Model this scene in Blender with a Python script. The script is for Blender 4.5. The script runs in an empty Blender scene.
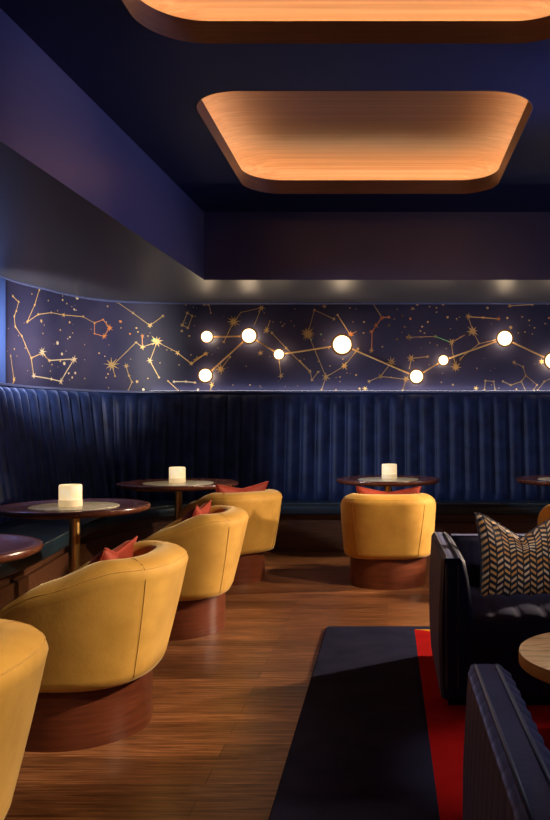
import bpy, math, random
from mathutils import Vector, Matrix, geometry
random.seed(7)
S = bpy.context.scene
COL = S.collection
PI = math.pi

# ------------------------------------------------------------------ view
S.view_settings.view_transform = 'Standard'
S.view_settings.look = 'None'
S.view_settings.gamma = 1
S.view_settings.use_curve_mapping = False
S.view_settings.exposure = 0.0
S.cycles.max_bounces = 8
S.cycles.use_denoising = True
S.cycles.sample_clamp_indirect = 4

# camera: level, 800 px focal length, principal point at (387,425)
F, PX, PY, H = 800.0, 387.0, 425.0, 1.24
cd = bpy.data.cameras.new('camera'); cam = bpy.data.objects.new('camera', cd); COL.objects.link(cam)
cam.location = (0, 0, H); cam.rotation_euler = (PI/2, 0, 0)
cd.sensor_width = 36; cd.lens = 36*F/820
cd.shift_x = (275-PX)/820; cd.shift_y = (PY-410)/820
cd.clip_start = 0.05
S.camera = cam

# ------------------------------------------------------------------ materials
class NT:
    def __init__(s, name):
        s.m = bpy.data.materials.new(name); s.m.use_nodes = True
        s.t = s.m.node_tree; s.b = s.t.nodes['Principled BSDF']; s._oc = None
    def n(s, typ, **kw):
        x = s.t.nodes.new(typ)
        for k, v in kw.items(): setattr(x, k, v)
        return x
    def l(s, a, b): s.t.links.new(a, b)
    def obj(s):
        if not s._oc: s._oc = s.n('ShaderNodeTexCoord')
        return s._oc.outputs['Object']
    def uv(s):
        if not s._oc: s._oc = s.n('ShaderNodeTexCoord')
        return s._oc.outputs['UV']
    def math(s, op, a, b=None, c=None):
        x = s.n('ShaderNodeMath', operation=op)
        for i, v in enumerate((a, b, c)):
            if v is None: continue
            if isinstance(v, (int, float)): x.inputs[i].default_value = v
            else: s.l(v, x.inputs[i])
        return x.outputs[0]
    def mapping(s, src, scale=(1,1,1), rot=(0,0,0)):
        x = s.n('ShaderNodeMapping'); s.l(src, x.inputs['Vector'])
        x.inputs['Scale'].default_value = scale; x.inputs['Rotation'].default_value = rot
        return x.outputs[0]
    def noise(s, vec, scale=5, detail=4, rough=.5, dist=0):
        x = s.n('ShaderNodeTexNoise'); s.l(vec, x.inputs['Vector'])
        x.inputs['Scale'].default_value = scale; x.inputs['Detail'].default_value = detail
        x.inputs['Roughness'].default_value = rough; x.inputs['Distortion'].default_value = dist
        return x.outputs['Fac']
    def ramp(s, fac, stops):
        x = s.n('ShaderNodeValToRGB'); s.l(fac, x.inputs[0]); e = x.color_ramp.elements
        while len(e) < len(stops): e.new(0.5)
        for i, (p, c) in enumerate(stops):
            e[i].position = p; e[i].color = (*c, 1)
        return x.outputs[0]
    def mix(s, fac, a, b, blend='MIX'):
        x = s.n('ShaderNodeMix', data_type='RGBA', blend_type=blend)
        for sock, v in ((x.inputs[0], fac), (x.inputs[6], a), (x.inputs[7], b)):
            if isinstance(v, (int, float)): sock.default_value = v
            elif isinstance(v, tuple): sock.default_value = (*v, 1)
            else: s.l(v, sock)
        return x.outputs[2]
    def set(s, **kw):
        names = dict(col='Base Color', rough='Roughness', metal='Metallic', spec='Specular IOR Level', coat='Coat Weight',
                     coatr='Coat Roughness', sheen='Sheen Weight', sheenr='Sheen Roughness', sheent='Sheen Tint',
                     em='Emission Color', ems='Emission Strength', trans='Transmission Weight', sss='Subsurface Weight')
        for k, v in kw.items():
            i = s.b.inputs[names[k]]
            if isinstance(v, tuple): i.default_value = (*v, 1)
            elif isinstance(v, (int, float)): i.default_value = v
            else: s.l(v, i)
        return s
    def bump(s, h, strength=.3, dist=.01):
        x = s.n('ShaderNodeBump'); x.inputs['Strength'].default_value = strength
        x.inputs['Distance'].default_value = dist; s.l(h, x.inputs['Height']); s.l(x.outputs[0], s.b.inputs['Normal'])
        return s

def plain(name, col, **kw): return NT(name).set(col=col, **kw).m
def velvet(name, dark, light, sheen, tint, rough=.75, scale=6):
    t = NT(name); f = t.noise(t.obj(), scale, 3, .6)
    t.set(col=t.ramp(f, [(.3, dark), (.7, light)]), rough=rough, sheen=sheen, sheenr=.35, sheent=tint, spec=.25)
    t.bump(t.noise(t.obj(), 90, 2), .12, .004)
    return t.m

M = {}
M['ochre'] = velvet('ochre velvet', (.47,.248,.046), (.67,.375,.080), .45, (1,.84,.55), .65, 4.5)
M['seam'] = plain('ochre seam piping', (.32,.16,.035), rough=.8)
M['blue_velvet'] = velvet('navy velvet', (.004,.009,.036), (.018,.036,.118), .8, (.30,.40,.80), .5, 6)
M['arm_velvet'] = velvet('midnight velvet', (.010,.011,.040), (.020,.021,.065), .6, (.45,.48,.85), .55, 8)
M['arm_piping'] = plain('midnight piping', (.018,.018,.045), rough=.5, sheen=.4)
M['rust'] = velvet('rust velvet', (.22,.026,.014), (.34,.046,.024), .3, (1,.4,.3), .6, 9)
M['teal_leather'] = plain('dark teal leather', (.012,.028,.042), rough=.33, spec=.5)
M['cap'] = plain('navy top rail', (.10,.12,.24), rough=.35)
M['ring'] = plain('dark antique brass ring', (.16,.085,.03), metal=.8, rough=.5)
M['rod'] = plain('satin brass rod', (.80,.48,.17), metal=.45, rough=.4)
M['brass'] = plain('aged brass', (.75,.47,.16), metal=1.0, rough=.3)
M['wallpaint'] = plain('navy satin paint', (.070,.072,.150), rough=.36, spec=.45)
M['ceilpaint'] = plain('midnight ceiling paint', (.010,.020,.095), rough=.55, spec=.12)
M['bluepaint'] = plain('blue painted plaster', (.05,.10,.30), rough=.5)
M['soffit'] = plain('navy eggshell soffit paint', (.085,.085,.10), rough=.40, spec=.6)

def wood(name, c0, c1, c2, sc=(1,12,12), base=3, rough=.3, coat=0, dist=1.0):
    t = NT(name)
    v = t.mapping(t.obj(), sc)
    f = t.noise(v, base, 6, .6, dist)
    t.set(col=t.ramp(f, [(.3, c0), (.52, c1), (.75, c2)]), rough=rough, coat=coat, coatr=.12)
    return t.m
M['base_wood'] = wood('mahogany veneer', (.085,.021,.011), (.135,.034,.016), (.19,.050,.022), (1.2,1.2,16), 3, .3, .25)
M['table_wood'] = wood('polished walnut table top', (.06,.018,.010), (.12,.036,.020), (.18,.058,.032), (2,22,22), 2.5, .22, .4)
M['plinth'] = wood('dark plinth wood', (.05,.018,.008), (.09,.033,.014), (.13,.05,.022), (1,14,14), 3, .4)
M['tray'] = wood('oak veneer', (.33,.165,.078), (.42,.225,.112), (.52,.30,.16), (.16,14,14), 3, .45, 0, .12)
M['lip'] = wood('walnut veneer lip', (.075,.042,.032), (.10,.056,.042), (.13,.07,.052), (.6,.6,14), 3, .45)

# floor planks running left-right
t = NT('oak plank floor'); o = t.obj()
br = t.n('ShaderNodeTexBrick'); t.l(o, br.inputs['Vector'])
br.offset = .37; br.offset_frequency = 2
for k, v in (('Scale', 1.0), ('Mortar Size', .0016), ('Mortar Smooth', .1), ('Bias', 0), ('Brick Width', 1.7), ('Row Height', .115)):
    br.inputs[k].default_value = v
br.inputs['Color1'].default_value = (0,0,0,1); br.inputs['Color2'].default_value = (1,1,1,1); br.inputs['Mortar'].default_value = (.5,.5,.5,1)
g = t.noise(t.mapping(o, (1.3,22,1)), 3, 7, .62, .6)
g2 = t.noise(t.mapping(o, (.5,3,1)), 2, 2, .5)
grain = t.ramp(g, [(.3, (.080,.028,.012)), (.5, (.25,.100,.042)), (.70, (.46,.205,.095))])
tone = t.mix(br.outputs['Color'], (.58,.54,.50), (1.22,1.18,1.12))
c = t.mix(1.0, grain, tone, 'MULTIPLY')
c = t.mix(t.math('MULTIPLY', br.outputs['Fac'], .75), c, (.02,.008,.004))
t.set(col=c, rough=t.ramp(g, [(.3,(.42,)*3), (.7,(.32,)*3)]), spec=.45)
t.bump(t.math('SUBTRACT', g, br.outputs['Fac']), .12, .004)
M['floor'] = t.m

# marble inlay
t = NT('cream marble'); f = t.noise(t.obj(), 9, 6, .6, 2.5)
t.set(col=t.ramp(f, [(.35,(.62,.58,.46)), (.5,(.50,.46,.34)), (.62,(.74,.70,.58))]), rough=.22)
M['marble'] = t.m
# candle / alabaster glow
t = NT('glowing wax'); f = t.noise(t.obj(), 22, 3, .5)
t.set(col=(.8,.7,.5), rough=.5, em=t.ramp(f, [(.35,(1,.68,.32)), (.65,(1,.82,.52))]), ems=.74)
M['wax'] = t.m
M['candle_glass'] = plain('frosted candle glass', (.85,.74,.55), rough=.25, em=(1,.68,.32), ems=.42)
M['globe'] = plain('lit opal glass', (1,.9,.75), rough=.3, em=(1,.72,.42), ems=11.0)
t = NT('opal globe lit from its centre'); g_ = t.n('ShaderNodeTexCoord'); sp = t.n('ShaderNodeSeparateXYZ'); t.l(g_.outputs['Generated'], sp.inputs[0])
dx_ = t.math('SUBTRACT', sp.outputs[0], .5); dz_ = t.math('SUBTRACT', sp.outputs[2], .5)
r_ = t.math('MULTIPLY', t.math('SQRT', t.math('ADD', t.math('MULTIPLY', dx_, dx_), t.math('MULTIPLY', dz_, dz_))), 2.0)
st = t.ramp(r_, [(.0,(1,1,1)), (.55,(.75,.75,.75)), (.80,(.22,.22,.22)), (1,(.07,.07,.07))])
t.set(col=(.9,.8,.65), rough=.3, em=t.ramp(r_, [(.5,(1,.78,.52)), (.9,(1,.62,.30))]), ems=t.math('MULTIPLY', st, 34.0))
M['globe'] = t.m
M['led'] = plain('warm light strip', (1,.8,.6), em=(1,.70,.39), ems=15.5)

# wallpaper
t = NT('night sky wallpaper'); f = t.noise(t.obj(), 2.2, 4, .5)
t.set(col=t.ramp(f, [(.35,(.026,.026,.064)), (.65,(.046,.040,.080))]), rough=.42, spec=.4)
M['paper'] = t.m
def foil(name, c): return plain(name, c, metal=.4, rough=.36)
M['gold'] = foil('gold foil', (.95,.62,.20))
M['dim_gold'] = foil('antique gold foil', (.66,.45,.16))
M['pale_gold'] = foil('pale gold foil', (.95,.75,.42))
M['copper'] = foil('copper foil', (.95,.36,.10))
M['green_foil'] = foil('green foil', (.30,.85,.25))

# rug with red field and yellow wedge (world-laid, object origin at world origin)
t = NT('rug wool'); o = t.obj()
sp = t.n('ShaderNodeSeparateXYZ'); t.l(o, sp.inputs[0]); X, Y = sp.outputs[0], sp.outputs[1]
pile = t.noise(o, 160, 2, .6); mott = t.noise(o, 5, 3)
navy = t.ramp(mott, [(.3,(.021,.023,.056)), (.7,(.033,.035,.080))])
red = t.ramp(mott, [(.3,(.40,.008,.010)), (.7,(.52,.014,.014))])
inx = t.math('MULTIPLY', t.math('GREATER_THAN', X, .165), t.math('LESS_THAN', X, .95))
iny = t.math('LESS_THAN', Y, 4.80)
reg = t.math('MULTIPLY', inx, iny)
line = t.math('ADD', t.math('MULTIPLY', X, .45), Y)            # red below this slanting line
isred = t.math('LESS_THAN', line, 4.80+.165*.45)
c = t.mix(isred, (.75,.36,.03), red)
c = t.mix(reg, navy, c)
t.set(col=c, rough=1.0, spec=.02); t.bump(pile, .5, .006)
M['rug'] = t.m

# chevron cushion, by UV
t = NT('chevron jacquard'); su = t.n('ShaderNodeSeparateXYZ'); t.l(t.uv(), su.inputs[0])
u, v = su.outputs[0], su.outputs[1]
N = 13.0
uc = t.math('MULTIPLY', u, N); fu = t.math('FRACT', uc); cu = t.math('FLOOR', uc)
par = t.math('MODULO', cu, 2.0)
slope = t.math('SUBTRACT', t.math('MULTIPLY', par, 2), 1)
tv = t.math('ADD', t.math('MULTIPLY', v, 14.0), t.math('MULTIPLY', t.math('MULTIPLY', slope, fu), .75))
ft = t.math('FRACT', tv); ct = t.math('FLOOR', tv)
on = t.math('MULTIPLY', t.math('LESS_THAN', ft, .46), t.math('MULTIPLY', t.math('GREATER_THAN', fu, .10), t.math('LESS_THAN', fu, .90)))
wn = t.n('ShaderNodeTexWhiteNoise', noise_dimensions='2D'); cb = t.n('ShaderNodeCombineXYZ')
t.l(cu, cb.inputs[0]); t.l(ct, cb.inputs[1]); t.l(cb.outputs[0], wn.inputs['Vector'])
leaf = t.ramp(wn.outputs['Value'], [(.0,(.78,.38,.10)), (.5,(.88,.54,.22)), (1,(.90,.76,.56))])
t.set(col=t.mix(on, (.010,.010,.028), leaf), rough=.5, sheen=.3)
M['chevron'] = t.m

# striped stone-wood coffee table
t = NT('zebrano table top'); vv = t.mapping(t.obj(), (2.2,16,4), (0,0,.35)); f = t.noise(vv, 2.2, 6, .6, 1.3)
t.set(col=t.ramp(f, [(.30,(.12,.075,.045)), (.42,(.50,.29,.13)), (.60,(.76,.48,.24)), (.75,(.42,.37,.32))]), rough=.3, coat=.3)
M['zebrano'] = t.m
M['honey'] = wood('honey edge band', (.36,.19,.055), (.45,.25,.08), (.52,.30,.10), (3,3,14), 3, .4)
M['black'] = plain('blackened metal', (.01,.01,.012), rough=.4, metal=.6)

# ------------------------------------------------------------------ helpers
def obj(name, vf, mats, parent=None, smooth=True, uvs=None, loc=None, autosm=None):
    verts, faces = vf[0], vf[1]
    me = bpy.data.meshes.new(name); me.from_pydata([tuple(v) for v in verts], [], faces)
    if not isinstance(mats, (list, tuple)): mats = [mats]
    for m in mats: me.materials.append(m)
    if len(vf) > 2:
        for p, i in zip(me.polygons, vf[2]): p.material_index = i
    if smooth:
        for p in me.polygons: p.use_smooth = True
    if uvs:
        ul = me.uv_layers.new(name='UVMap')
        for lp in me.loops: ul.data[lp.index].uv = uvs[lp.vertex_index]
    me.update()
    o = bpy.data.objects.new(name, me); COL.objects.link(o)
    if autosm is not None:
        import bmesh
        bm = bmesh.new(); bm.from_mesh(me)
        bmesh.ops.recalc_face_normals(bm, faces=bm.faces[:])
        for e in bm.edges:
            if len(e.link_faces) == 2 and e.calc_face_angle() > math.radians(autosm): e.smooth = False
        bm.to_mesh(me); bm.free()
    if parent: o.parent = parent
    if loc: o.location = loc
    return o
def thing(name, label, cat, loc=(0,0,0), rz=0, group=None):
    o = bpy.data.objects.new(name, None); COL.objects.link(o); o.location = loc; o.rotation_euler = (0,0,rz)
    o.empty_display_size = .1
    return tag(o, label, cat, group)
def tag(o, label, cat, group=None):
    o['label'] = label; o['category'] = cat
    if group: o['group'] = group
    return o
def structure(o): o['kind'] = 'structure'; return o
def dup(root, label, loc, rz):
    r = root.copy(); COL.objects.link(r); r.location = loc; r.rotation_euler = (0,0,rz); r['label'] = label
    for ch in list(root.children):
        c = ch.copy(); COL.objects.link(c); c.parent = r
        for g in list(ch.children):
            d = g.copy(); COL.objects.link(d); d.parent = c
    return r

def merge(*vfs):
    V, Fa, Mi = [], [], []
    for vf in vfs:
        n = len(V); V += list(vf[0]); Fa += [tuple(i+n for i in f) for f in vf[1]]
        Mi += list(vf[2]) if len(vf) > 2 else [0]*len(vf[1])
    return V, Fa, Mi
def lathe(prof, n=48, c=(0,0)):
    V, Fa = [], []
    for i in range(n):
        a = 2*PI*i/n
        for r, z in prof: V.append((c[0]+r*math.cos(a), c[1]+r*math.sin(a), z))
    k = len(prof)
    for i in range(n):
        for j in range(k-1):
            a, b = i*k+j, ((i+1) % n)*k+j
            Fa.append((a, b, b+1, a+1))
    Fa.append(tuple(i*k for i in range(n))[::-1]); Fa.append(tuple(i*k+k-1 for i in range(n)))
    return V, Fa
def loft(rings, closed_u=True, caps=False):
    n = len(rings[0]); V = [p for r in rings for p in r]; Fa = []
    for i in range(len(rings)-1):
        for j in range(n if closed_u else n-1):
            k = (j+1) % n
            Fa.append((i*n+j, i*n+k, (i+1)*n+k, (i+1)*n+j))
    if caps:
        Fa.append(tuple(range(n))[::-1]); Fa.append(tuple((len(rings)-1)*n+j for j in range(n)))
    return V, Fa
def box(x0, x1, y0, y1, z0, z1, bev=0):
    if bev <= 0:
        V = [(x,y,z) for z in (z0,z1) for x, y in ((x0,y0),(x1,y0),(x1,y1),(x0,y1))]
        return V, [(3,2,1,0),(4,5,6,7),(0,1,5,4),(1,2,6,5),(2,3,7,6),(3,0,4,7)]
    import bmesh
    bm = bmesh.new(); V, Fa = box(x0,x1,y0,y1,z0,z1); vs = [bm.verts.new(v) for v in V]
    for f in Fa: bm.faces.new([vs[i] for i in f])
    bmesh.ops.bevel(bm, geom=bm.edges[:], offset=bev, segments=3, affect='EDGES', profile=.6)
    bm.verts.index_update()
    out = [v.co[:] for v in bm.verts], [tuple(v.index for v in f.verts) for f in bm.faces]
    bm.free(); return out
def tube(pts, r, n=10, closed=False):
    pts = [Vector(p) for p in pts]; rings = []
    N = len(pts)
    for i, p in enumerate(pts):
        a = pts[(i-1) % N] if (closed or i > 0) else p
        b = pts[(i+1) % N] if (closed or i < N-1) else p
        d = (b-a).normalized(); up = Vector((0,0,1)) if abs(d.z) < .9 else Vector((1,0,0))
        s = d.cross(up).normalized(); w = s.cross(d)
        rings.append([p+s*(r*math.cos(2*PI*k/n))+w*(r*math.sin(2*PI*k/n)) for k in range(n)])
    if closed: rings.append(rings[0])
    return loft(rings, True, not closed)
def sphere(c, r, n=24, m=14, sy=1):
    prof = [(max(1e-4, r*math.sin(PI*i/m)), -r*math.cos(PI*i/m)) for i in range(m+1)]
    V, Fa = lathe(prof, n)
    return [(c[0]+x, c[1]+y*sy, c[2]+z) for x,y,z in V], Fa
def rot_y_lathe(prof, c, n=32):
    """lathe about the world Y axis: profile (radius, y)"""
    V, Fa = lathe(prof, n)
    return [(c[0]+x, c[1]+z, c[2]-y) for x,y,z in V], Fa
def spline(pts, step):
    P = [Vector(p) for p in pts]; P = [2*P[0]-P[1]] + P + [2*P[-1]-P[-2]]; dense = []
    for i in range(1, len(P)-2):
        a,b,c,d = P[i-1:i+3]
        for k in range(40):
            t_ = k/40; dense.append(.5*((2*b)+(c-a)*t_+(2*a-5*b+4*c-d)*t_**2+(3*b-a-3*c+d)*t_**3))
    dense.append(P[-2]); out = [dense[0]]; acc = 0
    L = [0]
    for i in range(1, len(dense)): L.append(L[-1]+(dense[i]-dense[i-1]).length)
    n = max(2, round(L[-1]/step)) if step < 50 else int(step)
    res = []; j = 0
    for k in range(n+1):
        s = L[-1]*k/n
        while j < len(L)-2 and L[j+1] < s: j += 1
        f = (s-L[j])/max(1e-9, L[j+1]-L[j]); res.append(dense[j].lerp(dense[j+1], f))
    return res, L[-1]
def smooth(a, b, x):
    t_ = min(1, max(0, (x-a)/(b-a))); return t_*t_*(3-2*t_)
def rrect(x0, x1, y0, y1, r, n=12, off=0):
    x0, x1, y0, y1, r = x0-off, x1+off, y0-off, y1+off, r+off; pts = []
    for cx, cy, a0 in ((x1-r,y1-r,0),(x0+r,y1-r,PI/2),(x0+r,y0+r,PI),(x1-r,y0+r,1.5*PI)):
        for k in range(n+1):
            a = a0+PI/2*k/n; pts.append((cx+r*math.cos(a), cy+r*math.sin(a)))
    return pts

# ------------------------------------------------------------------ room shell
structure(obj('floor', box(-4.2, 4.0, -1.0, 8.9, -.05, 0), M['floor'], smooth=False))

# wallpapered wall: straight at the back, swept round the left corner and on toward the viewer
WP, WL = spline([(4.0,8.5),(2.5,8.5),(1,8.5),(-.6,8.5),(-1.6,8.5),(-2.3,8.49),(-2.72,8.43),(-3.0,8.26),(-3.17,7.95),(-3.27,7.6),
                 (-3.37,7.15),(-3.33,6.4),(-3.22,5.4),(-3.12,4.4),(-2.95,2.6)], .03)
NW = len(WP)
def wall_tan(i): return (WP[min(NW-1,i+1)]-WP[max(0,i-1)]).normalized()
def wall_nrm(i):
    d = wall_tan(i); return Vector((-d.y, d.x)) if True else None
# path runs from right to left: inward normal (toward the viewer) must point to -Y at the back
sgn = 1 if Vector((-wall_tan(5).y, wall_tan(5).x)).y < 0 else -1
def wn_(i): return wall_nrm(i)*sgn
WALLD = WL/(NW-1)
def wpt(s, off=0):
    f = min(NW-1.001, max(0, s/WALLD)); i = int(f); p = WP[i].lerp(WP[i+1], f-i)
    return p + (wn_(i)*(1-(f-i))+wn_(i+1)*(f-i)).normalized()*off
def hit(px, py):
    """point (s, z) of the wall seen at a photograph pixel, used to measure the wallpaper drawing"""
    dx, dz = (px-PX)/F, (PY-py)/F
    for i in range(NW-1):
        a, b = WP[i], WP[i+1]
        fa, fb = a.x-dx*a.y, b.x-dx*b.y
        if fa*fb <= 0 and fa != fb:
            f = fa/(fa-fb); p = a.lerp(b, f); return (i+f)*WALLD, H+dz*p.y
    return None
paper = loft([[(p.x,p.y,z) for p in WP] for z in (0, 1.5, 2.56)], False)
paper = (paper[0], paper[1], [0]*len(paper[1]))
foils = [paper]
def sz(s, z, off=.0025): p = wpt(s, off); return (p.x, p.y, z)
def fline(a, b, w, m):
    (s0,z0),(s1,z1) = a, b; L = math.hypot(s1-s0, z1-z0)
    if L < 1e-3: return
    nx, nz = -(z1-z0)/L*w/2, (s1-s0)/L*w/2; n = max(1, int(L/.06)); V = []; Fa = []
    for k in range(n+1):
        s, z = s0+(s1-s0)*k/n, z0+(z1-z0)*k/n
        V += [sz(s+nx, z+nz), sz(s-nx, z-nz)]
    for k in range(n): Fa.append((2*k, 2*k+1, 2*k+3, 2*k+2))
    foils.append((V, Fa, [m]*len(Fa)))
def fstar(c, r, m, pts=5, inner=.38):
    a0 = random.uniform(0, PI); V = [sz(c[0], c[1], .0035)]
    for k in range(2*pts):
        rr = r*(random.uniform(.75,1.15) if k % 2 == 0 else inner); a = a0+PI*k/pts
        V.append(sz(c[0]+rr*math.cos(a), c[1]+rr*math.sin(a), .0035))
    Fa = [(0, k+1, (k+1) % (2*pts)+1) for k in range(2*pts)]
    foils.append((V, Fa, [m]*len(Fa)))
def fdot(c, r, m): fstar(c, r, m, 5, .95)
G, D_, Pg, Cu, Gr = 1, 2, 3, 4, 5
def P(x, y, ox=0, oy=280, k=5.0): return hit(ox+x/k, oy+y/k)
def poly(pts, ox, k, m, star=.018, w=.0065, stars=True):
    q = [P(x, y, ox, 280, k) for x, y in pts]
    for a, b in zip(q, q[1:]):
        if a and b: fline(a, b, w, m)
    if stars:
        for a in q:
            if a: fstar(a, star, m)
def star(x, y, ox, k, r, m, n=8, inner=.3):
    c = P(x, y, ox, 280, k)
    if c: fstar(c, r, m, n, inner)
# --- left part (traced, crop origin 0, 5x)
poly([(195,50),(172,125),(135,210),(190,172),(255,163),(318,175),(415,183)], 0, 5, G)
poly([(415,183),(472,215)], 0, 5, D_)
poly([(472,215),(515,198),(548,238),(520,282),(472,268),(472,215)], 0, 5, Cu, .016)
poly([(62,80),(92,110),(80,155),(70,182),(75,232),(108,280),(155,390),(168,480)], 0, 5, G)
poly([(168,480),(255,495),(303,507),(370,395),(245,402)], 0, 5, Pg, .024, .010)
poly([(155,390),(210,365),(245,402)], 0, 5, G)
star(210,360,0,5,.060,Pg,8,.28); star(370,397,0,5,.050,Pg,6,.3); star(303,507,0,5,.040,Pg,5); star(168,478,0,5,.032,Pg,5)
poly([(52,380),(68,497),(60,530)], 0, 5, G); star(68,497,0,5,.034,G,6)
star(318,175,0,5,.030,G,5); star(520,282,0,5,.035,Cu,5); star(548,240,0,5,.045,Cu,6)
for x,y,r,m in ((286,315,.020,Pg),(308,370,.015,Pg),(320,417,.018,Pg),(375,465,.014,Pg),(360,487,.012,Pg),(342,467,.011,Pg),(348,285,.010,Pg),
                (338,293,.007,Pg),(300,250,.009,G),(347,212,.012,G),(213,267,.008,G),(370,147,.011,Pg),(358,133,.006,G),(312,100,.011,G),
                (312,80,.007,G),(333,118,.008,G),(385,88,.022,Pg),(240,103,.010,D_),(205,205,.016,D_),(258,423,.009,G),(495,366,.009,G),(250,455,.008,D_),
                (70,345,.008,G),(362,265,.007,G),(300,405,.011,G),(210,430,.006,G),(125,340,.007,D_),(158,70,.008,D_),(540,470,.009,G),(530,488,.008,G)):
    c_ = P(x, y, 0); c_ and fdot(c_, r, m)
# --- crop origin 100
poly([(85,110),(165,165),(250,228),(315,180)], 100, 5, D_, .018); star(250,228,100,5,.040,G,5)
poly([(60,430),(180,312),(212,335),(285,310)], 100, 5, D_); star(58,425,100,5,.085,D_,9,.28); poly([(60,430),(75,480)],100,5,D_)
poly([(212,335),(212,280)], 100, 5, Cu); star(212,335,100,5,.036,G,5); star(212,280,100,5,.026,Cu,5)
star(285,308,100,5,.075,G,9,.3); star(272,300,100,5,.034,Gr,6,.3)
poly([(285,310),(250,405),(295,487)], 100, 5, D_); star(250,403,100,5,.036,D_,6)
poly([(285,310),(388,362)], 100, 5, D_, .01)
poly([(388,365),(457,418),(530,368)], 100, 5, G, .030, .009)
poly([(130,430),(145,480),(160,510),(140,555)], 100, 5, D_); star(185,508,100,5,.022,G,5); star(132,430,100,5,.034,D_,6)
poly([(370,508),(430,508),(475,513)], 100, 5, Pg, .020, .010); poly([(340,505),(400,560)], 100, 5, G, .012)
poly([(412,225),(437,165),(462,180),(440,240),(412,225)], 100, 5, D_, .022)
for x,y,r,m in ((102,208,.015,Cu),(182,240,.010,G),(190,260,.008,G),(150,270,.010,Cu),(240,280,.006,G),(447,280,.011,G),(410,255,.014,D_),
                (455,374,.007,G),(485,385,.006,G),(218,548,.013,Pg),(490,548,.013,Pg),(50,555,.010,G),(240,492,.007,G),(105,240,.007,D_),(38,132,.009,D_),
                (430,125,.008,D_),(300,415,.005,G),(335,350,.006,D_)):
    c_ = P(x, y, 100); c_ and fdot(c_, r, m)
# --- crop origin 200
star(168,208,200,5,.075,D_,10,.3); poly([(168,208),(205,162),(305,140)],200,5,D_,.012); poly([(168,208),(120,310)],200,5,D_,.02)
star(307,140,200,5,.045,D_,6); poly([(307,140),(272,225)],200,5,D_,.01)
poly([(20,125),(45,125),(55,165)],200,5,D_,.016)
star(333,252,200,5,.045,D_,6); poly([(350,205),(333,252)],200,5,D_,.01); poly([(360,265),(430,340),(550,460)],200,5,D_,.02)
star(303,366,200,5,.036,D_,6); star(105,445,200,5,.060,D_,8); poly([(105,445),(150,385)],200,5,D_,.02)
star(405,480,200,5,.038,D_,5); poly([(395,400),(405,480)],200,5,D_,.01); star(25,370,200,5,.024,G,5); poly([(25,370),(-30,400)],200,5,G,.01)
star(60,525,200,5,.032,G,6); poly([(60,525),(50,555)],200,5,G,.01)
star(540,268,200,5,.080,D_,10,.3)
for x,y,r,m in ((250,525,.009,G),(300,530,.006,D_),(165,525,.008,D_),(413,230,.010,D_),(455,205,.007,Cu),(470,230,.007,D_),(365,210,.006,D_),(90,340,.006,D_)):
    c_ = P(x, y, 200); c_ and fdot(c_, r, m)
# --- crop origin 300
poly([(72,150),(40,268),(130,485),(108,550)], 300, 5, D_, .020); star(38,268,300,5,.075,D_,10,.3)
poly([(72,150),(170,195)],300,5,D_,.024); poly([(188,175),(250,272)],300,5,G,.018,.009); star(255,272,300,5,.042,Cu,6); poly([(255,272),(280,258)],300,5,Cu,.008)
poly([(130,485),(222,430),(290,345)],300,5,D_,.02); star(130,485,300,5,.050,D_,6); star(222,430,300,5,.050,G,6)
poly([(0,405),(50,455),(60,500),(90,460)],300,5,D_,.022)
poly([(358,355),(360,260),(380,228),(410,188),(445,186)],300,5,Cu,.020,.008); star(380,228,300,5,.036,Cu,5); star(410,190,300,5,.030,Cu,5); star(357,258,300,5,.028,Cu,5); star(357,352,300,5,.036,D_,6)
poly([(370,125),(410,188)],300,5,D_,.008)
poly([(345,507),(403,482),(457,410)],300,5,D_,.022); star(457,410,300,5,.060,D_,8); star(403,482,300,5,.036,D_,5)
poly([(403,482),(530,497),(515,550)],300,5,D_,.02)
star(325,543,300,5,.038,G,6); star(298,543,300,5,.02,G,5); star(122,132,300,5,.032,D_,5)
for x,y,r,m in ((320,210,.011,G),(318,265,.009,G),(105,272,.010,Gr),(265,210,.007,Cu),(57,300,.009,Gr),(445,228,.011,G),(472,195,.008,G),(525,235,.009,G),
                (510,183,.012,D_),(485,297,.013,D_),(540,287,.016,D_),(280,475,.010,G),(200,485,.008,G),(180,550,.010,G),(235,465,.006,G),(150,430,.007,G),
                (200,508,.006,D_),(250,140,.008,D_),(485,148,.006,D_),(415,333,.006,D_)):
    c_ = P(x, y, 300); c_ and fdot(c_, r, m)
# --- crop origin 380, 6.11x
k6 = 6.11
poly([(178,350),(338,345)],380,k6,D_,.02); poly([(338,345),(435,382)],380,k6,Gr,.016); poly([(435,382),(552,318)],380,k6,D_,.01)
star(178,350,380,k6,.040,D_,6); star(437,380,380,k6,.042,D_,6); poly([(435,382),(445,450),(463,532)],380,k6,D_,.008); star(463,532,380,k6,.062,D_,8,.35)
poly([(490,490),(530,440)],380,k6,D_,.01); star(190,480,380,k6,.050,D_,7); poly([(190,480),(290,468)],380,k6,D_,.02); poly([(190,480),(180,540)],380,k6,D_,.01)
star(158,605,380,k6,.040,D_,6); poly([(158,605),(140,670)],380,k6,D_,.008); star(200,175,380,k6,.026,D_,5)
for x,y,r,m in ((88,237,.008,G),(185,237,.013,Cu),(135,222,.012,D_),(55,277,.011,G),(150,287,.011,G),(258,285,.010,G),(247,312,.009,G),(272,325,.009,D_),
                (292,256,.010,G),(413,228,.012,G),(103,362,.011,G),(15,408,.009,G),(345,170,.010,D_),(303,163,.009,D_),(105,180,.008,D_),(345,197,.008,D_),
                (468,237,.007,G),(430,298,.006,G),(445,640,.012,D_),(375,625,.008,D_),(250,350,.010,D_),(228,150,.012,G),(385,148,.014,G),(350,398,.007,D_)):
    c_ = P(x, y, 380, 280, k6); c_ and fdot(c_, r, m)
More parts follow.
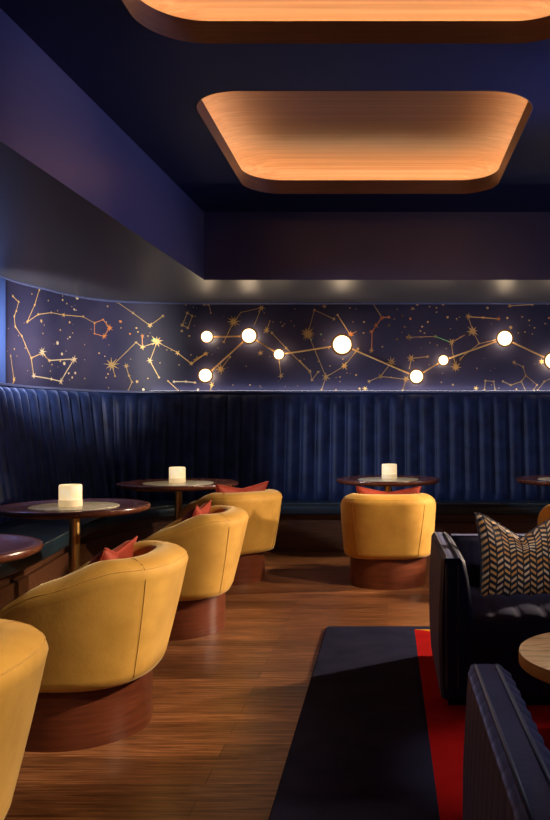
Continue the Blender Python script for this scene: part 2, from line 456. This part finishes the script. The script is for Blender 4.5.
# --- crop origin 460, 6.11x
poly([(50,225),(140,230),(237,238)],460,k6,G,.02,.009); star(237,238,460,k6,.032,Cu,5); star(50,222,460,k6,.036,D_,6)
poly([(50,225),(78,312),(115,385)],460,k6,D_,.016); star(78,312,460,k6,.068,D_,8,.35); poly([(0,350),(78,312)],460,k6,D_,.008)
poly([(0,480),(115,390),(220,365)],460,k6,D_,.01); poly([(305,158),(440,150)],460,k6,G,.02,.008); star(305,158,460,k6,.028,G,5)
poly([(150,670),(155,615),(205,620),(215,672)],460,k6,D_,.018); poly([(262,620),(310,642),(375,620),(402,585),(470,640),(450,672)],460,k6,D_,.018)
poly([(402,585),(385,530),(330,505)],460,k6,D_,.02); poly([(375,620),(400,675)],460,k6,D_,.008); poly([(475,672),(515,620),(560,600)],460,k6,D_,.018)
star(97,662,460,k6,.034,G,6); star(330,503,460,k6,.026,D_,6); star(310,290,460,k6,.030,D_,6)
for x,y,r,m in ((290,232,.012,G),(168,170,.014,D_),(422,247,.009,G),(380,225,.009,D_),(455,292,.008,G),(520,267,.010,D_),(397,318,.009,D_),(442,330,.007,D_),
                (543,232,.012,Cu),(535,148,.008,G),(103,540,.009,D_),(345,668,.010,G),(425,278,.005,G)):
    c_ = P(x, y, 460, 280, k6); c_ and fdot(c_, r, m)
# fine star dust over the rest, and constellations carried on past the frame
for k in range(190):
    s_ = random.uniform(.3, WL-.3); z_ = random.uniform(1.62, 2.5); fdot((s_, z_), random.uniform(.003,.007), random.choice((G,D_,D_,Pg)))
for s0 in list(range(1, 3)) + [9.6, 10.6, 11.4]:
    q = [(s0-.5+.28*j+random.uniform(-.05,.05), random.uniform(1.7,2.4)) for j in range(4)]
    for a, b in zip(q, q[1:]): fline(a, b, .0065, D_)
    for a in q: fstar(a, .035, D_, 6)
wall = structure(obj('wall_back', merge(*foils), [M['paper'], M['gold'], M['dim_gold'], M['pale_gold'], M['copper'], M['green_foil']], smooth=False))
for p in wall.data.polygons:
    if p.material_index == 0: p.use_smooth = True

# blue painted return on the left, before the wallpaper starts
structure(obj('trim_1', box(-3.62, -3.345, 6.88, 7.02, 1.60, 2.54, .006), M['bluepaint'], smooth=False))
# soffit over the banquette: fascia and underside in one L-shaped body
def fx(y): return -1.64-.037*(7.17-y)
sof = [(fx(7.17),7.17),(4.0,7.17),(4.0,8.75),(-4.1,8.75),(-4.1,-1.0),(fx(-1),-1.0)]
n = len(sof)
tri = geometry.tessellate_polygon([[Vector((x,y,0)) for x,y in sof]])
V = [(x,y,2.54) for x,y in sof]+[(x,y,3.149) for x,y in sof]
Fa = [tuple(t_) for t_ in tri]+[tuple(i+n for i in t_) for t_ in tri]+[(i,(i+1)%n,(i+1)%n+n,i+n) for i in range(n)]
mi = [1]*len(tri)+[0]*len(tri)+[0]*n
structure(obj('trim_2', (V,Fa,mi), [M['wallpaint'], M['soffit']], smooth=False, autosm=20))
# small cove bead where underside meets the wallpaper
bead = [(wpt(k*.06,.02).x, wpt(k*.06,.02).y, 2.532) for k in range(int(WL/.06))]
structure(obj('trim_3', tube(bead, .012, 8), M['cap']))

# ceiling with two rounded openings
CO = [(-1.15,.88,4.57,6.60), (-1.19,.93,1.97,4.00)]
loops = [[(-2.2,-1.0),(4.0,-1.0),(4.0,7.3),(-2.2,7.3)]] + [rrect(*c, .30, 14)[::-1] for c in CO]
flat = [p for l in loops for p in l]
tri = geometry.tessellate_polygon([[Vector((x,y,0)) for x,y in l] for l in loops])
structure(obj('ceiling', ([(x,y,3.15) for x,y in flat], [tuple(t_)[::-1] for t_ in tri]), M['ceilpaint'], smooth=False))
clabels = ['wood-lined lit ceiling coffer seen whole, farther from the viewer', 'wood-lined lit ceiling coffer cut off by the top edge of the photo']
for ci, c in enumerate(CO):
    cx, cy = (c[0]+c[1])/2, (c[2]+c[3])/2
    r_ = thing('ceiling_coffer', clabels[ci], 'ceiling coffer', (cx,cy,3.15), 0, 'lit wooden ceiling coffers')
    q = (c[0]-cx, c[1]-cx, c[2]-cy, c[3]-cy)
    lip = loft([[(x,y,z) for x,y in rrect(*q,.30,14,off)] for off,z in ((.010,.004),(.0,-.003),(0,.11),(.018,.11),(.018,.012))])
    obj('lip', lip, M['lip'], r_, autosm=30)
    prof = [(.02,.075),(.17,.075),(.185,.12),(.17,.19),(.11,.25),(0,.285),(-.12,.30),(-.28,.305)]
    rings = [[(x,y,z) for x,y in rrect(*q,.30,14,off)] for off,z in prof]
    V, Fa = loft(rings); n_ = len(rings[0])
    Fa.append(tuple(range(len(V)-n_, len(V)))); obj('wood_tray', (V,Fa), M['tray'], r_, autosm=50)
    led = loft([[(x,y,z) for x,y in rrect(*q,.30,14,off)] for off,z in ((.07,.078),(.07,.092),(.10,.092),(.10,.078))])
    obj('light_strip', led, M['led'], r_, smooth=False)

# ------------------------------------------------------------------ banquette
BQ = thing('banquette', 'long navy channel-tufted velvet banquette sweeping around the back and left walls', 'banquette')
S0, S1 = .1, WL-.1
chw = .155; nch = int((S1-S0)/chw); per = 8
zs = [.40,.46,.50,.58,.72,.9,1.1,1.3,1.44,1.52,1.555,1.572,1.58]
rings = []
for z in zs:
    t_ = (z-.46)/(1.587-.46); base = .27-.17*t_
    if z > 1.53: base -= (.0,.0,.006,.02,.05)[min(4, zs.index(z)-8)]
    amp = .042*smooth(.42,.52,z)*(1-.85*smooth(1.50,1.575,z))
    ring = []
    for i in range(nch*per+1):
        f = (i % per)/per; s = S0+i*chw/per
        ring.append(sz(s, z, base+amp*(abs(math.sin(PI*f))**.6)))
    rings.append(ring)
V, Fa = loft(rings, False)
obj('backrest', (V,Fa), M['blue_velvet'], BQ)
cap = [[sz(S0+k*.05, z, o_) for k in range(int((S1-S0)/.05)+1)] for o_, z in ((.004,1.572),(.004,1.600),(.095,1.600),(.103,1.594),(.103,1.578),(.02,1.574))]
obj('top_rail', loft(cap, False), M['cap'], BQ, smooth=False)
strip = [[sz(S0+k*.05, z, o_) for k in range(int(6.4/.05)+1)] for o_, z in ((.025,1.6003),(.025,1.6018),(.060,1.6018),(.060,1.6003))]
obj('light_strip', loft(strip, False), plain('added cool glow strip', (1,1,1), em=(.90,.88,1), ems=9.0), BQ, smooth=False)  # hidden glowing strip added to brighten the soffit underside and wallpaper
NB = 160
backp, _ = spline([tuple(wpt(S0+(S1-S0)*k/24, .17)) for k in range(25)], NB)
frontp, _ = spline([(3.9,7.72),(2,7.72),(0,7.72),(-1.2,7.72),(-1.75,7.66),(-2.12,7.42),(-2.30,7.0),(-2.36,6.5),(-2.30,5.9),(-2.19,5.07),(-2.15,4.2),(-2.10,2.62)], NB)
def sect(spec):
    rings = []
    for kind, ins, z in spec:
        ring = []
        for i in range(NB+1):
            a, b = backp[i], frontp[i]; d = (frontp[min(NB,i+1)]-frontp[max(0,i-1)]).normalized()
            nn = Vector((-d.y,d.x))*sgn
            if kind == 'b': p = a
            elif kind == 'm': p = a.lerp(b, ins)
            else: p = b-nn*ins
            ring.append((p.x,p.y,z))
        rings.append(ring)
    return loft(rings, False)
obj('seat', sect([('b',0,.40),('b',0,.462),('m',.5,.476),('m',.85,.478),('f',.04,.480),('f',.012,.472),('f',0,.455),('f',0,.39),('f',.012,.372),('f',.05,.366),('b',0,.366)]), M['teal_leather'], BQ)
obj('piping', tube([(p.x,p.y,.4775) for p in frontp], .007, 6), plain('teal piping', (.05,.075,.085), rough=.25), BQ, loc=(0,0,0))
obj('plinth', sect([('b',0,.364),('f',.11,.364),('f',.11,.285),('f',.08,.285),('f',.08,.0)]), M['plinth'], BQ, smooth=False)

# ------------------------------------------------------------------ constellation wall light
WY = 8.5
WLt = thing('constellation_wall_light', 'brass wall light of glowing globes joined by thin rods in a zigzag', 'wall light', ((207-PX)/F*8.4, 8.49, 1.9))
def wl(px, py, Yd=8.40): return Vector(((px-PX)/F*Yd, Yd, H+(PY-py)/F*Yd))
lw = WLt.location.copy()
nodes = [(207.5,337,6.6,5.5),(249.5,336,8.3,6.9),(206,375.5,7.6,6.3),(279.3,354.6,5.8,4.8),(342.3,344.8,10.8,9.0),(416.4,376.6,7.6,6.3),(443.2,360.4,5.6,4.6),(504.4,338.6,8.6,7.1),(552.5,361,9.2,7.6),(612,342,8,6.6),(655,371,6,5)]
cen = []
for px, py, rr, gr in nodes:
    c = wl(px, py)-lw; R, g = rr/F*8.4, gr/F*8.4; cen.append((c, R))
    dish = rot_y_lathe([(R*.84,-.024),(R*.98,-.024),(R*1.03,-.028),(R*1.03,-.036),(R*.98,-.040),(R*.86,-.036),(R*.84,-.024)], (c.x,c.y,c.z), 40)
    dish = (dish[0], dish[1][:-2])
    obj('ring', dish, M['ring'], WLt, autosm=40)
    obj('globe', sphere((c.x, c.y-.028, c.z), g, 24, 14, .6), M['globe'], WLt)
    obj('wall_stem', rot_y_lathe([(.008,.004),(.008,.078),(.02,.078),(.02,.088)], (c.x,c.y,c.z), 16), M['brass'], WLt, autosm=40)
for a, b in ((0,1),(1,2),(1,3),(3,4),(4,5),(5,6),(6,7),(7,8),(8,9),(9,10)):
    (p, Ra), (q, Rb) = cen[a], cen[b]; d = (q-p).normalized()
    obj('rod', tube([p+d*Ra*.9, q-d*Rb*.9], .0085, 10), M['rod'], WLt)

# ------------------------------------------------------------------ tables
def make_table(label, loc, D, zt, base_r=.19):
    t_ = thing('pedestal_table', label, 'table', (loc[0],loc[1],0), 0, 'round tables along the banquette')
    R = D/2
    obj('table_top', lathe([(.001,zt-.034),(R-.09,zt-.046),(R-.03,zt-.040),(R-.006,zt-.030),(R,zt-.018),(R-.004,zt-.005),(R-.018,zt),(R-.045,zt-.001),(R*.76,zt-.010),(R*.70,zt-.011),(.001,zt-.011)], 72), M['table_wood'], t_, autosm=50)
    obj('marble_inlay', lathe([(.001,zt-.012),(R*.585,zt-.012),(R*.58,zt-.007),(R*.57,zt-.006),(.001,zt-.006)], 64), M['marble'], t_, autosm=30)
    obj('pole', lathe([(.032,.02),(.032,zt-.05),(.07,zt-.04),(.07,zt-.036)], 28), M['brass'], t_, autosm=40)
    obj('foot_plate', lathe([(.001,0),(base_r,0),(base_r,.012),(base_r-.02,.018),(.05,.026),(.001,.026)], 40), M['brass'], t_, autosm=30)
    return t_, zt-.006
TB = [('round walnut table cut off by the left edge, with no candle in view', (-1.865,3.24), .87, .745),
      ('round walnut table with candle, second from the left edge, in front of the largest candle', (-1.875,4.80), .88, .762),
      ('round walnut table with candle near the left bend of the banquette', (-1.72,6.60), .98, .770),
      ('round walnut table with candle behind the yellow chair in the centre', (.01,7.0), .91, .775),
      ('round walnut table cut off by the right edge, beyond the patterned cushion', (1.59,7.0), .92, .775)]
tops = []
TB[1] = ('round walnut table holding the largest, nearest candle at left', *TB[1][1:])
for lb, p, D, zt in TB: tops.append(make_table(lb, p, D, zt)[1])

def make_candle(label, loc):
    c = thing('candle', label, 'candle', loc, 0, 'glowing candle holders on the tables')
    R, h = .066, .128
    obj('wax_body', lathe([(.001,.040),(R-.004,.040),(R,.044),(R,h-.008),(R-.004,h),(R-.012,h-.001),(R-.02,h-.018),(.001,h-.02)], 40), M['wax'], c, autosm=50)
    obj('glass_holder', lathe([(.001,0),(R-.002,0),(R+.002,.004),(R+.002,.038),(R-.002,.041),(.001,.041)], 40), M['candle_glass'], c, autosm=50)
    obj('wick', lathe([(.0025,h-.021),(.002,h-.004)], 8), M['black'], c)
    return c
def at(px, z, Y): return ((px-PX)/F*Y, Y, z)
c0 = make_candle('largest glowing cream candle, on the nearest left table', at(70.5, tops[1], 4.78))
dup(c0, 'glowing cream candle on the table by the left bend of the banquette', at(177.3, tops[2], 6.62), 0)
dup(c0, 'glowing cream candle on the table in the centre', at(389.3, tops[3], 7.05), 0)

# ------------------------------------------------------------------ tub chairs
def make_tub(label):
    ch = thing('tub_chair', label, 'chair', (0,0,0), 0, 'yellow velvet tub chairs')
    n = 96
    def foot(a, z):       # a=0 at back (-Y), outer outline radius vectors
        t_ = min(1, max(0, (z-.225)/.48))
        hw = .345+.035*t_                       # half width
        back = .335+.115*t_; front = .36+.01*t_
        e = 2.75; ca, sa = math.cos(a), math.sin(a)
        x = hw*math.copysign(abs(sa)**(2/e), sa); y = -(back if ca > 0 else front)*math.copysign(abs(ca)**(2/e), ca)
        return Vector((x, y))
    def hgt(a):
        d = abs(math.degrees(a)); d = min(d, 360-d)
        h = .515+.207*(1-smooth(56, 138, d)); h -= .15*smooth(138, 158, d)
        return h
    RIM = [(0,0),(.006,.020),(.017,.035),(.036,.047),(.066,.057),(.100,.060),(.128,.055),(.148,.040),(.157,.0)]
    def rim(q, h):
        f = q*8; i = min(7, int(f)); f -= i; a_, b_ = RIM[i], RIM[i+1]
        return a_[0]*(1-f)+b_[0]*f, h-.060+a_[1]*(1-f)+b_[1]*f
    def inset(p, k):
        L = p.length; return p*(1-k/L)
    rings = []
    spec = [('z',.0,.06),('z',.006,.03),('z',.02,.006),('z',.045,0)]
    ths = [0,.15,.3,.45,.6,.75,.88,.95]
    angs = [2*PI*i/n for i in range(n)]
    T = .16
    prof = []
    for kind in range(len(spec)+len(ths)+9+4):
        ring = []
        for a in angs:
            h = hgt(a); r = T/2*.8
            if kind < len(spec):
                _, dz, ins = spec[kind]; z = .225+dz; p = inset(foot(a, z), ins)
            elif kind < len(spec)+len(ths):
                f = ths[kind-len(spec)]; z = .275+(h-.060-.275)*f; p = foot(a, z)+Vector((0,0))
                p = p*(1+.006*math.sin(PI*f))
            elif kind < len(spec)+len(ths)+9:
                q = (kind-len(spec)-len(ths))/8; th = PI*q
                o_ = foot(a, h-.060); o_ = o_*(1+.006*math.sin(PI*.95))
                ins, z = rim(q, h); p = inset(o_, ins)
            else:
                q = (1,2,3,4)[kind-len(spec)-len(ths)-9]/4; z = (h-.060)*(1-q)+.33*q; z = min(z, h-.060)
                p = inset(foot(a, h-.060), T+.01*q)
            ring.append((p.x, p.y, z))
        rings.append(ring)
    V, Fa = loft(rings); m_ = len(V)
    Fa.append(tuple(range(n))[::-1]); Fa.append(tuple(range(m_-n, m_)))
    obj('tub_shell', (V,Fa), M['ochre'], ch)
    # seat cushion
    cr = []
    for ins, z in ((.22,.34),(.175,.345),(.17,.36),(.17,.415),(.18,.436),(.21,.446),(.26,.452)):
        ring = []
        for a in angs:
            p = inset(foot(a, .42), ins); 
            if p.y > 0: p.y *= 1+.20*(p.y/.3)
            ring.append((p.x, p.y, z))
        cr.append(ring)
    V, Fa = loft(cr); m_ = len(V); Fa.append(tuple(range(n))[::-1]); Fa.append(tuple(range(m_-n, m_)))
    obj('seat_cushion', (V,Fa), M['ochre'], ch)
    # vertical seams and the rim piping
    for sg in (-1, 1):
        at_ = math.radians(40)*sg; a = at_; pts = []
        h = hgt(a)
        for k in range(15):
            f = k/14*.95; a = at_*(.84+.16*f); z = .275+(h-.060-.275)*f; p = foot(a, z)*(1+.006*math.sin(PI*f)); pts.append((p.x*1.001,p.y*1.001,z))
        p = inset(foot(at_*.84, .27), .002); pts.insert(0, (p.x,p.y,.255)); a = at_
        o_ = foot(a, h-.060)*(1+.006*math.sin(PI*.95))
        for q in (.15,.3,.5,.7,.85):
            th = PI*q; ii, zz = rim(q, h); p = inset(o_, ii); pts.append((p.x,p.y,zz+.001))
        obj('seam', tube(pts, .0019, 6), M['seam'], ch)
    pts = []
    for k in range(-62, 63):
        a = math.radians(k*2.0); h = hgt(a); o_ = foot(a, h-.060)*(1+.006*math.sin(PI*.95)); i_, z_ = rim(.16, h); p = inset(o_, i_); pts.append((p.x,p.y,z_))
    obj('rim_piping', tube(pts, .0024, 6), M['ochre'], ch)
    obj('base', lathe([(.001,.006),(.292,.006),(.296,.0),(.302,.0),(.302,.24),(.001,.24)], 72), M['base_wood'], ch, autosm=30)
    return ch
c4 = make_tub('yellow velvet tub chair in the centre, seen straight from behind')
c4.location = (.01, 6.31, 0)
dup(c4, 'yellow velvet tub chair cut off by the lower left corner, nearest the viewer', (-1.285,1.87,0), math.radians(92))
dup(c4, 'large yellow velvet tub chair at left, beside the table with the nearest candle', (-1.29,3.33,0), math.radians(91))
dup(c4, 'yellow velvet tub chair in the middle of the left row, between two others', (-1.295,4.89,0), math.radians(94))
dup(c4, 'farthest yellow velvet tub chair of the left row, next to the back banquette', (-1.29,6.46,0), math.radians(45))
dup(c4, 'yellow velvet tub chair cut off by the right edge, behind the patterned cushion', (1.575,6.25,0), math.radians(16))

# ------------------------------------------------------------------ cushions
CHOP = .03
def pillow_geo(w, h, th, pinch=.10, n=22, rag=0):
    V, Fa, UV = [], [], []
    for side in (1, -1):
        for j in range(n+1):
            for i in range(n+1):
                u, v = 2*i/n-1, 2*j/n-1
                x = w/2*u*(1-pinch*(1-u*u*0)*(1-abs(v)**2.2)); z = h/2*v*(1-pinch*(1-abs(u)**2.2))
                e = (max(0,1-abs(u)**2.6)*max(0,1-abs(v)**2.6))**.55
                y = side*th/2*e*(1+.10*math.sin(5*u+2*v+side)*(rag))
                z += -CHOP*rag*max(0,1-abs(u)*1.15)**1.25*smooth(0,1,v)
                V.append((x,y,z)); UV.append(((u+1)/2,(v+1)/2))
    m_ = (n+1)**2
    for s_ in (0,1):
        for j in range(n):
            for i in range(n):
                a = s_*m_+j*(n+1)+i; f = (a,a+1,a+n+2,a+n+1); Fa.append(f if s_ else f[::-1])
    import bmesh
    return V, Fa, UV
def weld(o, d=1e-5):
    import bmesh
    bm = bmesh.new(); bm.from_mesh(o.data); bmesh.ops.remove_doubles(bm, verts=bm.verts, dist=d); bm.to_mesh(o.data); bm.free()
V, Fa, UV = pillow_geo(.50,.38,.15,.11,22,1)
pil = thing('throw_pillow', 'rust red velvet cushion in the chair at the centre, two corners showing', 'cushion', (0,0,0), 0, 'rust red cushions on the tub chairs')
o_ = obj('cover', (V,Fa), M['rust'], pil, uvs=UV); weld(o_)
edge = []
for u, v in [(k/10-1, -1) for k in range(20)]+[(1, k/10-1) for k in range(20)]+[(1-k/10, 1) for k in range(20)]+[(-1, 1-k/10) for k in range(20)]:
    x = .25*u*(1-.11*(1-abs(v)**2.2)); z = .19*v*(1-.11*(1-abs(u)**2.2)) - .03*max(0,1-abs(u)*1.15)**1.25*smooth(0,1,v); edge.append((x,0,z))
obj('piping', tube(edge, .004, 6, True), plain('rust piping', (.30,.03,.012), rough=.6), pil)
def put_pillow(o, cx, cy, rz, dx=0, back=.17, zc=.605, tilt=-16, roll=0):
    # rest against the inside of a chair back (local -Y), chair turned by rz
    d = Vector((dx, -back, 0)); d.rotate(Matrix.Rotation(rz, 3, 'Z').to_euler())
    o.location = (cx+d.x, cy+d.y, zc); o.rotation_mode = 'XYZ'
    R = Matrix.Rotation(rz, 3, 'Z') @ Matrix.Rotation(math.radians(-tilt), 3, 'X') @ Matrix.Rotation(math.radians(roll), 3, 'Y')
    o.rotation_euler = R.to_euler()
put_pillow(pil, .01, 6.31, 0, 0, .12, .590, -20)
p2 = dup(pil, 'rust red velvet cushion in the large left chair, nearest of the red cushions', (0,0,0), 0)
put_pillow(p2, -1.29, 3.33, math.radians(92), .05, .085, .572, -26, 3)
p3 = dup(pil, 'rust red velvet cushion in the middle chair of the left row', (0,0,0), 0)
put_pillow(p3, -1.295, 4.89, math.radians(92), .04, .09, .585, -24, 2)
p5 = dup(pil, 'rust red velvet cushion in the farthest chair of the left row', (0,0,0), 0)
put_pillow(p5, -1.29, 6.46, math.radians(45), .02, .13, .60, -18)

# ------------------------------------------------------------------ rug
rp = rrect(-.37, 2.9, 1.0, 4.88, .035, 6)
V, Fa = loft([[(x,y,z) for x,y in rrect(-.37,2.9,1.0,4.88,.035,6,off)] for off, z in ((0,.001),(0,.010),(-.006,.014))])
Fa.append(tuple(range(len(V)-len(rp), len(V))))
rug = tag(obj('area_rug', (V,Fa), M['rug'], smooth=False), 'navy rug with a bright red field and yellow wedge on the plank floor', 'rug')

# ------------------------------------------------------------------ navy channel-tufted armchairs
def panel(L, z0, z1, T, nchan, bulge=.022, side_in=1):
    """upright upholstered panel along local Y (0..L), centred on x=0, channels on both faces; side_in=+1: fuller face on +x"""
    rings = []
    per_ = 8; ny = nchan*per_
    for i in range(ny+1):
        f = (i % per_)/per_; y = L*i/ny
        b = abs(math.sin(PI*f))**.55
        endr = smooth(0,.035,y)*smooth(0,.035,L-y)
        prof = []
        zlist = [z0, z0+.03, z0+.12, z0+.24, z0+(z1-z0)*.62, z1-.09, z1-.04, z1-.015]
        def wx(z, full):
            q = (z-z0)/(z1-z0); bell = math.sin(PI*min(1,max(0,q*.9+.08)))
            return (T/2 + full*bell*.034 + bulge*b*(.35+.65*bell)*(.12 if full < 1 else 1))*1.0 - .010*(1-endr)
        for z in zlist: prof.append((-wx(z, .4 if side_in > 0 else 1), y, z))
        prof.append((-T/2*.80-.004*b, y, z1-.003)); prof.append((-T*.30, y, z1)); prof.append((-T*.26, y, z1-.002)); prof.append((0, y, z1-.001))
        prof.append((T*.26, y, z1-.002)); prof.append((T*.30, y, z1)); prof.append((T/2*.80+.004*b, y, z1-.003))
        for z in reversed(zlist): prof.append((wx(z, 1 if side_in > 0 else .4), y, z))
        rings.append(prof)
    V, Fa = loft(rings, True); n_ = len(rings[0])
    Fa.append(tuple(range(n_))); Fa.append(tuple(range(len(V)-n_, len(V)))[::-1])
    return V, Fa
def xf(vf, M_): return [tuple(M_ @ Vector(v)) for v in vf[0]], vf[1]
def make_club(label, loc, rz, W=.98, Dp=.84, Ht=.665):
    """front toward local -Y, origin on the floor at the left front corner of the body"""
    c = thing('club_armchair', label, 'armchair', loc, rz, 'midnight velvet club armchairs')
    T = .085
    for sx, side in ((T/2+.02, 1), (W-T/2-.02, -1)):
        nm = obj('arm', xf(panel(Dp, .055, Ht, T, 13, .022, side), Matrix.Translation((sx,0,0))), M['arm_velvet'], c, autosm=70)
        for q in (-T*.30, T*.30):
            obj('piping', tube([(sx+q, -.002, .10),(sx+q, -.004, Ht-.04),(sx+q,.008,Ht-.008),(sx+q,.025,Ht+.001),(sx+q,Dp*.5,Ht+.001),(sx+q,Dp-.02,Ht+.001)], .0042, 8), M['arm_piping'], nm)
    bk = xf(panel(W-2*T-.07, .055, Ht-.004, T, 12, .014, 1), Matrix.Translation((W-T-.035, Dp-T/2-.02, 0)) @ Matrix.Rotation(PI/2, 4, 'Z'))
    bo = obj('backrest', xf(panel(W-2*T-.07, .055, Ht-.004, T, 12, .014, -1), Matrix.Translation((W-T-.035, Dp-T/2-.02, 0)) @ Matrix.Rotation(PI/2, 4, 'Z')), M['arm_velvet'], c, autosm=70)
    # seat cushion with channels running front to back
    x0, x1, y0, y1 = T+.05, W-T-.05, .01, Dp-T-.05; nn = 9; per_ = 8; rings = []
    for i in range(nn*per_+1):
        f = (i % per_)/per_; x = x0+(x1-x0)*i/(nn*per_); b = abs(math.sin(PI*f))**.5
        rings.append([(x,y0+.004,.245),(x,y0-.004*b,.28),(x,y0-.006*b,.36),(x,y0+.012,.388+.006*b),(x,y0+.05,.402+.010*b),(x,(y0+y1)/2,.412+.012*b),(x,y1-.03,.398+.010*b),(x,y1,.37),(x,y1,.245)])
    V, Fa = loft(rings, True); n_ = len(rings[0]); Fa.append(tuple(range(n_))); Fa.append(tuple(range(len(V)-n_, len(V)))[::-1])
    obj('seat_cushion', (V,Fa), M['arm_velvet'], c, autosm=70)
    obj('seat_frame', box(T+.035, W-T-.035, .02, Dp-T-.04, .06, .243, .01), M['arm_velvet'], c, smooth=False)
    obj('plinth', box(.05, W-.05, .04, Dp-.05, .0145, .056), M['black'], c, smooth=False)
    return c
A = make_club('midnight velvet armchair facing the viewer with the patterned cushion on its seat', (.22,3.46,0), 0, 1.3)
B = make_club('midnight velvet armchair in the lower right corner, its piped arm nearest the viewer', (0,0,0), PI)
B.location = (.175+.98, 1.93, 0)   # turned round: its far end is its front
CHOP = .17
V, Fa, UV = pillow_geo(.46,.46,.17,.10,28,.6)
cu_ = thing('chevron_cushion', 'large navy and gold chevron patterned cushion on the armchair seat', 'cushion', (0,0,0))
o_ = obj('cover', (V,Fa), M['chevron'], cu_, uvs=UV); weld(o_)
edge = []
for u, v in [(k/10-1, -1) for k in range(20)]+[(1, k/10-1) for k in range(20)]+[(1-k/10, 1) for k in range(20)]+[(-1, 1-k/10) for k in range(20)]:
    x = .23*u*(1-.10*(1-abs(v)**2.2)); z = .23*v*(1-.10*(1-abs(u)**2.2)) - .17*.6*max(0,1-abs(u)*1.15)**1.25*smooth(0,1,v); edge.append((x,0,z))
obj('piping', tube(edge, .005, 6, True), M['arm_piping'], cu_)
cu_.location = (.67, 3.97, .572); cu_.rotation_euler = (math.radians(-14), math.radians(1), math.radians(6))

# ------------------------------------------------------------------ coffee table
ct = thing('coffee_table', 'low round coffee table with streaked wood top and honey coloured edge', 'coffee table', (.80,2.80,.0145)); ct.scale.z = .977
R = .335
obj('table_top', lathe([(.001,.425),(R-.012,.425),(R-.004,.432),(R-.002,.436),(.001,.436)], 80), M['zebrano'], ct, autosm=30)
obj('edge_band', lathe([(R-.03,.388),(R-.008,.388),(R,.394),(R,.428),(R-.004,.435),(R-.012,.436),(R-.014,.425),(R-.03,.42)], 80), M['honey'], ct, autosm=30)
obj('pedestal', lathe([(.001,.02),(.07,.02),(.055,.06),(.045,.20),(.055,.34),(.11,.390),(.11,.425),(.001,.425)], 40), M['black'], ct, autosm=40)
obj('foot_plate', lathe([(.001,0),(.20,0),(.20,.012),(.185,.02),(.001,.022)], 48), M['black'], ct, autosm=30)

# ------------------------------------------------------------------ light
w = bpy.data.worlds.new('world'); S.world = w; w.use_nodes = True
w.node_tree.nodes['Background'].inputs[0].default_value = (.20,.26,.62,1)
w.node_tree.nodes['Background'].inputs[1].default_value = .09
def spot(name, loc, target, W, col, size=40, blend=.5, rad=.05):
    l = bpy.data.lights.new(name, 'SPOT'); l.energy = W; l.color = col; l.spot_size = math.radians(size); l.spot_blend = blend; l.shadow_soft_size = rad
    o = bpy.data.objects.new(name, l); COL.objects.link(o); o.location = loc
    o.rotation_euler = (Vector(target)-Vector(loc)).to_track_quat('-Z','Y').to_euler(); return o
def area(name, loc, target, W, col, sx, sy):
    l = bpy.data.lights.new(name, 'AREA'); l.energy = W; l.color = col; l.shape = 'RECTANGLE'; l.size = sx; l.size_y = sy
    o = bpy.data.objects.new(name, l); COL.objects.link(o); o.location = loc
    o.rotation_euler = (Vector(target)-Vector(loc)).to_track_quat('-Z','Y').to_euler(); return o
warm = (1,.78,.50)
# fill spots added near the ceiling, no fixtures, to brighten chairs, cushion and coffee table
spot('fill_spot', (1.9,1.0,2.9), (-1.2,1.95,.5), 650, warm, 24, .9, .06)
spot('fill_spot', (2.6,2.7,2.8), (-1.10,3.3,.45), 880, warm, 21, .9, .06)
spot('fill_spot', (2.6,4.0,2.8), (-1.12,4.9,.45), 720, warm, 20, .9, .06)
spot('fill_spot', (2.2,4.6,2.9), (-1.1,6.4,.45), 560, warm, 22, .9, .06)
spot('fill_spot', (1.9,3.8,2.9), (.04,6.3,.45), 480, warm, 24, .9, .06)
spot('fill_spot', (-.2,.4,3.0), (-.9,3.0,0), 110, warm, 24, 1, .08)
spot('fill_spot', (.7,2.7,3.05), (.66,3.97,.72), 110, (1,.86,.74), 15, .9, .05)
spot('fill_spot', (.9,1.9,3.05), (.30,1.6,.66), 90, (.80,.85,1), 24, .9, .05)
spot('fill_spot', (1.3,2.4,3.05), (.6,2.8,.44), 110, (1,.88,.75), 18, .9, .05)
# wall lamp out of frame to the right: low warm light raking across floor and rug
spot('wall_lamp', (2.9,6.1,1.5), (-.8,4.6,.1), 820, (1,.76,.52), 62, .7, .06)
# unseen fill spots added under the soffit to brighten the table tops
for x, y in ((-1.95,3.3),(-1.98,4.85),(-1.9,6.6),(.05,7.4),(1.6,7.4)):
    spot('table_fill_spot', (x,y,2.53), (x+(.1 if x < -1 else 0), y-(.3 if x > -1 else 0), .75), 34, warm, 44, .8, .03)
# cool light from the left end of the room
spot('cool_wash', (-2.85,5.2,2.05), (1.1,8.4,.85), 260, (.66,.75,1), 52, .8, .10)
area('side_area_fill', (3.6,5.6,1.7), (-1,8.2,1.2), 10, (.6,.7,1), 1.2, 1.2)  # soft cool fill added out of frame at right, no window modelled
wlt = area('side_area_fill', (-2.98,5.95,1.95), (-3.32,7.3,2.02), 16, (1,.92,.95), .4, .4); wlt.data.spread = math.radians(65)  # small area light added out of frame to brighten the left wallpaper

# spots added at right to tint the dropped fascia: blue wash, small warm pool
spot('fascia_wash', (2.6,4.2,2.75), (-1.75,5.0,2.85), 260, (.40,.46,1), 56, .9, .2)
spot('fascia_wash', (2.2,3.6,2.62), (-1.75,4.3,2.68), 110, (1,.60,.36), 22, 1, .1)
spot('fascia_wash', (1.2,3.2,2.65), (.4,7.17,2.70), 30, (1,.55,.42), 46, 1, .2)

spot('fill_spot', (2.6,4.3,3.0), (1.5,6.2,.5), 160, warm, 24, .9, .06)  # one more added fill, for the chair cut off at right
